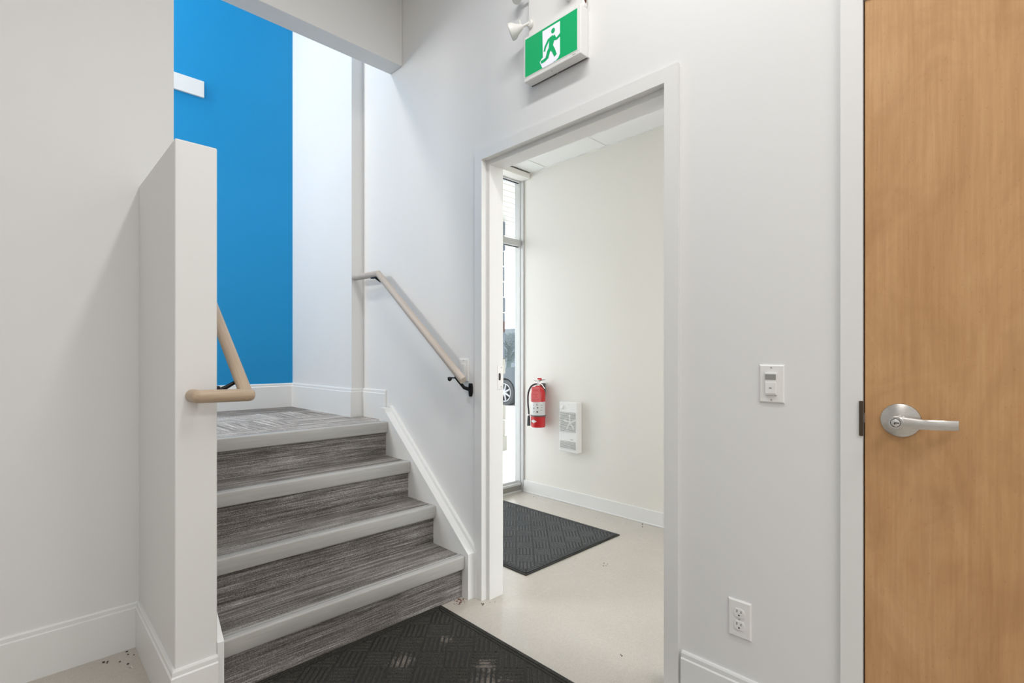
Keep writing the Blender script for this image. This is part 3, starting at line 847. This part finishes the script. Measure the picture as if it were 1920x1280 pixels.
# ================================================================ MATS
def doormat(label, x0, y0, x1, y1, m, cell=.105, ribs=5, z=.0, ph=(0, 0)):
    t = thing('door_mat', label, 'mat', ((x0 + x1) / 2, (y0 + y1) / 2, z))
    before = {o.name for o in D.objects}
    bm = B(x0, y0, z, x1, y1, z + .0065, bev=.0025)
    obj('mat_base', bm, 'mat_edge', parent=t)
    obj('mat_field', B(x0 + .014, y0 + .014, z + .005, x1 - .014, y1 - .014, z + .0078), 'mat_edge', parent=t)
    for k, ins in enumerate((.016, .030)):
        bm = bmesh.new(); a = .0055
        for (p, q_) in (((x0 + ins, y0 + ins), (x1 - ins, y0 + ins + a)), ((x0 + ins, y1 - ins - a), (x1 - ins, y1 - ins)), ((x0 + ins, y0 + ins), (x0 + ins + a, y1 - ins)), ((x1 - ins - a, y0 + ins), (x1 - ins, y1 - ins))):
            box(bm, p[0], p[1], z + .006, q_[0], q_[1], z + .0105)
        obj('border_ridge', bm, m, parent=t)
    # basket weave of raised ribs, cells turned 45 degrees
    ix0, iy0, ix1, iy1 = x0 + .042, y0 + .042, x1 - .042, y1 - .042
    cx, cy = (ix0 + ix1) / 2 + ph[0], (iy0 + iy1) / 2 + ph[1]
    e1 = Vector((.7071, .7071)); e2 = Vector((-.7071, .7071))
    verts, faces = [], []
    n = int(2.2 / cell)
    def clip(p, q_):
        t0_, t1_ = 0., 1.; d = q_ - p
        for pp_, qq in ((-d.x, p.x - ix0), (d.x, ix1 - p.x), (-d.y, p.y - iy0), (d.y, iy1 - p.y)):
            if abs(pp_) < 1e-9:
                if qq < 0: return None
            else:
                rr = qq / pp_
                if pp_ < 0: t0_ = max(t0_, rr)
                else: t1_ = min(t1_, rr)
        if t1_ - t0_ <= .03: return None
        return p + d * t0_, p + d * t1_
    for i in range(-n, n + 1):
        for j in range(-n, n + 1):
            c0 = Vector((cx, cy)) + e1 * i * cell + e2 * j * cell
            if not (ix0 - cell < c0.x < ix1 + cell and iy0 - cell < c0.y < iy1 + cell): continue
            u, v_ = (e1, e2) if (i + j) % 2 else (e2, e1)
            for k in range(ribs):
                off = v_ * ((k + .5) / ribs - .5) * cell * .98
                s_ = clip(c0 + off - u * cell * .485, c0 + off + u * cell * .485)
                if not s_: continue
                a_, b_ = s_; hw = v_ * cell / ribs * .34; tw = hw * .5
                base = len(verts)
                for pnt, sg in ((a_, 1), (b_, -1)):
                    e_ = u * .002 * sg
                    for w_, zz in ((hw, .0075), (tw, .0112), (-tw, .0112), (-hw, .0075)):
                        pq = pnt + w_ + (e_ if zz > .01 else Vector((0, 0)))
                        verts.append((pq.x, pq.y, z + zz))
                b0 = base
                faces += [(b0, b0 + 1, b0 + 5, b0 + 4), (b0 + 1, b0 + 2, b0 + 6, b0 + 5), (b0 + 2, b0 + 3, b0 + 7, b0 + 6), (b0, b0 + 3, b0 + 2, b0 + 1), (b0 + 4, b0 + 5, b0 + 6, b0 + 7)]
    me = D.meshes.new('ribbing'); me.from_pydata(verts, [], faces); me.materials.append(M[m])
    o = D.objects.new('ribbing', me); C.objects.link(o); o.parent = t; o['kind'] = 'stuff'
    adopt(t, before)
    return t
doormat('black ribbed entrance mat dusted white at the foot of the stairs', .58, .72, 1.468, 1.9885, 'mat1')
doormat('charcoal ribbed mat with basket pattern beyond the doorway, by the cream wall', 1.999, 1.932, 2.906, 3.14, 'mat2')

# ================================================================ CRUMBS
def crumbs(name, label, spots, m, seed):
    rnd = random.Random(seed); bm = bmesh.new()
    for (x, y, n, spread, s) in spots:
        for _ in range(n):
            a = rnd.gauss(0, spread); b = rnd.gauss(0, spread); ss = s * rnd.uniform(.5, 1.3)
            r_ = bmesh.ops.create_icosphere(bm, subdivisions=1, radius=ss)
            for v in r_['verts']: v.co = Vector((x + a + v.co.x * rnd.uniform(.6, 1.4), y + b + v.co.y * rnd.uniform(.6, 1.4), ss * .5 + v.co.z * .5))
    o = obj(name, bm, m); o['kind'] = 'stuff'; o['label'] = label; o['category'] = 'debris'; return o
crumbs('debris_crumbs', 'red-brown crumbs of grit at the right foot of the stairs', [(1.572, 1.965, 20, .013, .0035), (1.545, 1.950, 10, .012, .003)], 'crumb', 3)
crumbs('debris_crumbs', 'dark specks of dirt scattered on the pale floor', [(1.625, 1.86, 4, .006, .003), (1.66, 1.835, 3, .008, .002), (1.72, 1.885, 3, .006, .002), (2.43, 1.72, 4, .014, .004), (1.74, 1.15, 2, .006, .003), (3.19, 2.95, 5, .03, .003), (3.19, 2.3, 3, .05, .003), (3.17, 1.95, 3, .02, .004), (.335, 2.53, 6, .03, .0035), (.27, 2.54, 3, .012, .004)], 'crumb_dark', 5)
def scrap(label, x, y, rz, l=.016):
    bm = bmesh.new(); n = 6; pv = None; w_ = .0022
    for i in range(n + 1):
        t = i / n; p = (t - .5) * l; zc = .0012 + .0035 * math.sin(t * PI)
        q = [bm.verts.new((p, -w_, zc)), bm.verts.new((p, w_, zc)), bm.verts.new((p, w_, zc + .0006)), bm.verts.new((p, -w_, zc + .0006))]
        if pv:
            for j in range(4): bm.faces.new((pv[j], pv[(j + 1) % 4], q[(j + 1) % 4], q[j]))
        else: bm.faces.new(q[::-1])
        pv = q
    bm.faces.new(pv)
    o = obj('paper_scrap', bm, 'paper', loc=(x, y, 0), rot=(0, 0, rz)); tag(o, label, 'scrap')
scrap('tiny white shred on the floor in the corner by the divider baseboard', .325, 2.43, 1.9, .018)
scrap('tiny white shred on the floor nearest the bottom edge at left', .232, 2.345, .3, .018)

# ================================================================ OUTSIDE
obj('floor_outside_near', B(1.75, -40, -.2, 60, -1.01, -.06), 'snow', kind='structure')
obj('floor_outside', B(-12, 3.27, -.2, 70, 70, -.06), 'snow', kind='structure')
sof = node('ceiling_canopy', (3, 4.3, 3.0))
before = {o.name for o in D.objects}
for k in range(15):
    y = 3.27 + .147 * k
    bm = prism(bmesh.new(), [(y, 3.0), (y + .128, 3.0), (y + .135, 3.008), (y + .147, 3.008), (y + .147, 3.03), (y, 3.03)], 'x', 1.76, 7)
    obj('soffit_plank', bm, 'soffit', parent=sof)
obj('fascia', B(1.76, 3.27 + .147 * 15, 2.98, 7, 3.27 + .147 * 15 + .03, 3.3), 'alu', parent=sof)
adopt(sof, before)
obj('wall_outside_above', B(1.75, 3.2, 2.805, 8, 3.27, 5), 'siding', kind='structure')
# block pier under the canopy
pr_ = thing('block_pier', 'narrow rough block pier outside the window, grey above and beige below', 'pillar', (4.5, 4.95, -.06))
before = {o.name for o in D.objects}
rnd = random.Random(11)
z = -.06; k = 0
while z < 3.0:
    hh = min(.205, 3.0 - z)
    e_ = rnd.uniform(-.015, .012)
    if z < 1.05: x1 = 4.70 + e_
    else: x1 = 4.695 + e_
    if k == 0: x1 = 4.735
    if .55 < z < .9: x1 -= .05
    obj('block', B(4.3, 4.92, z, x1, 5.25, z + hh - .008, bev=.012), 'block_beige' if z < 1.15 else 'block_grey', parent=pr_)
    z += hh; k += 1
obj('mortar', B(4.32, 4.94, -.06, 4.62, 5.23, 2.99), 'block_beige', parent=pr_)
obj('meter_plate', B(4.56, 4.905, 1.52, 4.675, 4.925, 1.66), 'rust', parent=pr_)
adopt(pr_, before)
# parked car: side faces -x, nose towards +y
car = thing('car', 'dark blue car with silver wheels parked outside the narrow window', 'car', (9.9, 7.9, -.06))
before = {o.name for o in D.objects}
cx0, cx1 = 9.0, 10.8; G = -.06
prof = [(5.75, .25), (5.72, .75), (5.9, 1.0), (6.9, 1.05), (8.75, 1.04), (9.8, .93), (10.25, .72), (10.3, .3), (10.1, .22), (9.95, .22)]
def arch(cy):
    return [(cy + .37 * math.cos(a), .33 + .37 * math.sin(a)) for a in [i * PI / 10 for i in range(0, 11)]]
pts = [(5.75, .25), (5.72, .75), (5.9, .98), (6.9, 1.03), (8.7, 1.03), (9.7, .93), (10.2, .74), (10.3, .35), (10.15, .2)] + [p for p in arch(9.45) if p[1] >= .2] + [p for p in arch(6.6) if p[1] >= .2] + [(6.1, .2)]
bm = prism(bmesh.new(), [(y, zz + G) for y, zz in pts], 'x', cx0, cx1)
bmesh.ops.triangulate(bm, faces=[f for f in bm.faces if len(f.verts) > 4])
obj('body', bm, 'car', parent=car)
def cabin(pts, ins0, ins1, name, m):
    bm = bmesh.new()
    a = [bm.verts.new((cx0 + (ins0 if zz < 1.1 else ins1), y, zz + G)) for y, zz in pts]
    b = [bm.verts.new((cx1 - (ins0 if zz < 1.1 else ins1), y, zz + G)) for y, zz in pts]
    bm.faces.new(a); bm.faces.new(b[::-1]); n = len(pts)
    for i in range(n): bm.faces.new((a[i], a[(i + 1) % n], b[(i + 1) % n], b[i]))
    obj(name, bm, m, parent=car)
cabin([(6.0, 1.0), (8.75, 1.02), (8.0, 1.41), (7.2, 1.45), (6.5, 1.38)], .04, .22, 'cabin_glass', 'carglass')
cabin([(6.6, 1.40), (7.95, 1.42), (7.75, 1.455), (7.2, 1.475), (6.75, 1.45)], .2, .2, 'roof', 'car')
for wy in (9.45, 6.6):
    for sx, wx in ((-1, cx0 - .01), (1, cx1 + .01)):
        bm = lathe(bmesh.new(), [(.2, 0), (.22, -.0), (.31, .0), (.33, .02), (.33, .2), (.31, .22), (.0, .22)], (wx, wy, .33 + G), (-sx, 0, 0), 32)
        wt = obj('wheel', bm, 'tyre', parent=car, smooth=True)
        bm = lathe(bmesh.new(), [(.235, 0), (.235, -.012), (.215, -.012), (.212, .03), (.235, .03)], (wx, wy, .33 + G), (-sx, 0, 0), 32)
        for k in range(7):
            a = 2 * PI * k / 7
            tube(bm, [(wx + sx * -.005, wy, .33 + G), (wx + sx * .004, wy + .22 * math.cos(a), .33 + G + .22 * math.sin(a))], [.035, .02], 6)
        lathe(bm, [(.05, -.02), (.05, .02), (0, .02)], (wx, wy, .33 + G), (sx, 0, 0), 16)
        rm = obj('rim', bm, 'rim', parent=wt)
adopt(car, before)
# distant house and trees
hs = thing('house', 'low pale house far beyond the parked car', 'building', (31, 33, -.06))
before = {o.name for o in D.objects}
obj('wall', B(27, 30, -.06, 35, 36, 2.4), 'siding', parent=hs)
obj('roof', prism(bmesh.new(), [(26.6, 2.4), (35.4, 2.4), (31, 3.6)], 'y', 29.6, 36.4), 'roof', parent=hs)
for x in (28.2, 31, 33.6): obj('window', B(x - .5, 29.97, .8, x + .5, 30.02, 1.8), 'carglass', parent=hs)
adopt(hs, before)
def tree(label, x, y, h_, sd):
    t = thing('bare_tree', label, 'tree', (x, y, -.06)); before = {o.name for o in D.objects}
    rn = random.Random(sd); bm = bmesh.new()
    tube(bm, [(x, y, -.06), (x + .1, y, h_ * .5), (x, y + .1, h_ * .8)], [.18, .12, .04], 8)
    for k in range(14):
        z0 = h_ * rn.uniform(.3, .75); a = rn.uniform(0, 2 * PI); l = h_ * rn.uniform(.2, .35)
        tube(bm, [(x, y, z0), (x + l * .6 * math.cos(a), y + l * .6 * math.sin(a), z0 + l * .5), (x + l * .9 * math.cos(a), y + l * .9 * math.sin(a), z0 + l)], [.06, .035, .01], 5)
    obj('trunk', bm, 'foliage', parent=t)
    bm = bmesh.new()
    for k in range(1500):
        a = rn.uniform(0, 2 * PI); rr = h_ * .34 * math.sqrt(rn.random()); zz = h_ * rn.uniform(.3, 1.0)
        c_ = Vector((x + rr * math.cos(a), y + rr * math.sin(a), zz)); s_ = h_ * rn.uniform(.008, .022)
        d1_ = Vector((rn.gauss(0, 1), rn.gauss(0, 1), rn.gauss(0, 1))).normalized(); d2_ = d1_.orthogonal().normalized()
        bm.faces.new([bm.verts.new(c_ + d1_ * s_ * 3), bm.verts.new(c_ + d2_ * s_), bm.verts.new(c_ - d1_ * s_ * 3)])
    o = obj('twigs', bm, 'foliage', parent=t); o['kind'] = 'stuff'
    adopt(t, before)
tree('hazy grey-green tree in the distance above the parked car', 22.2, 23.0, 2.6, 1)
tree('hazy taller tree in the distance at the left edge of the narrow window', 19.5, 23.9, 2.9, 2)
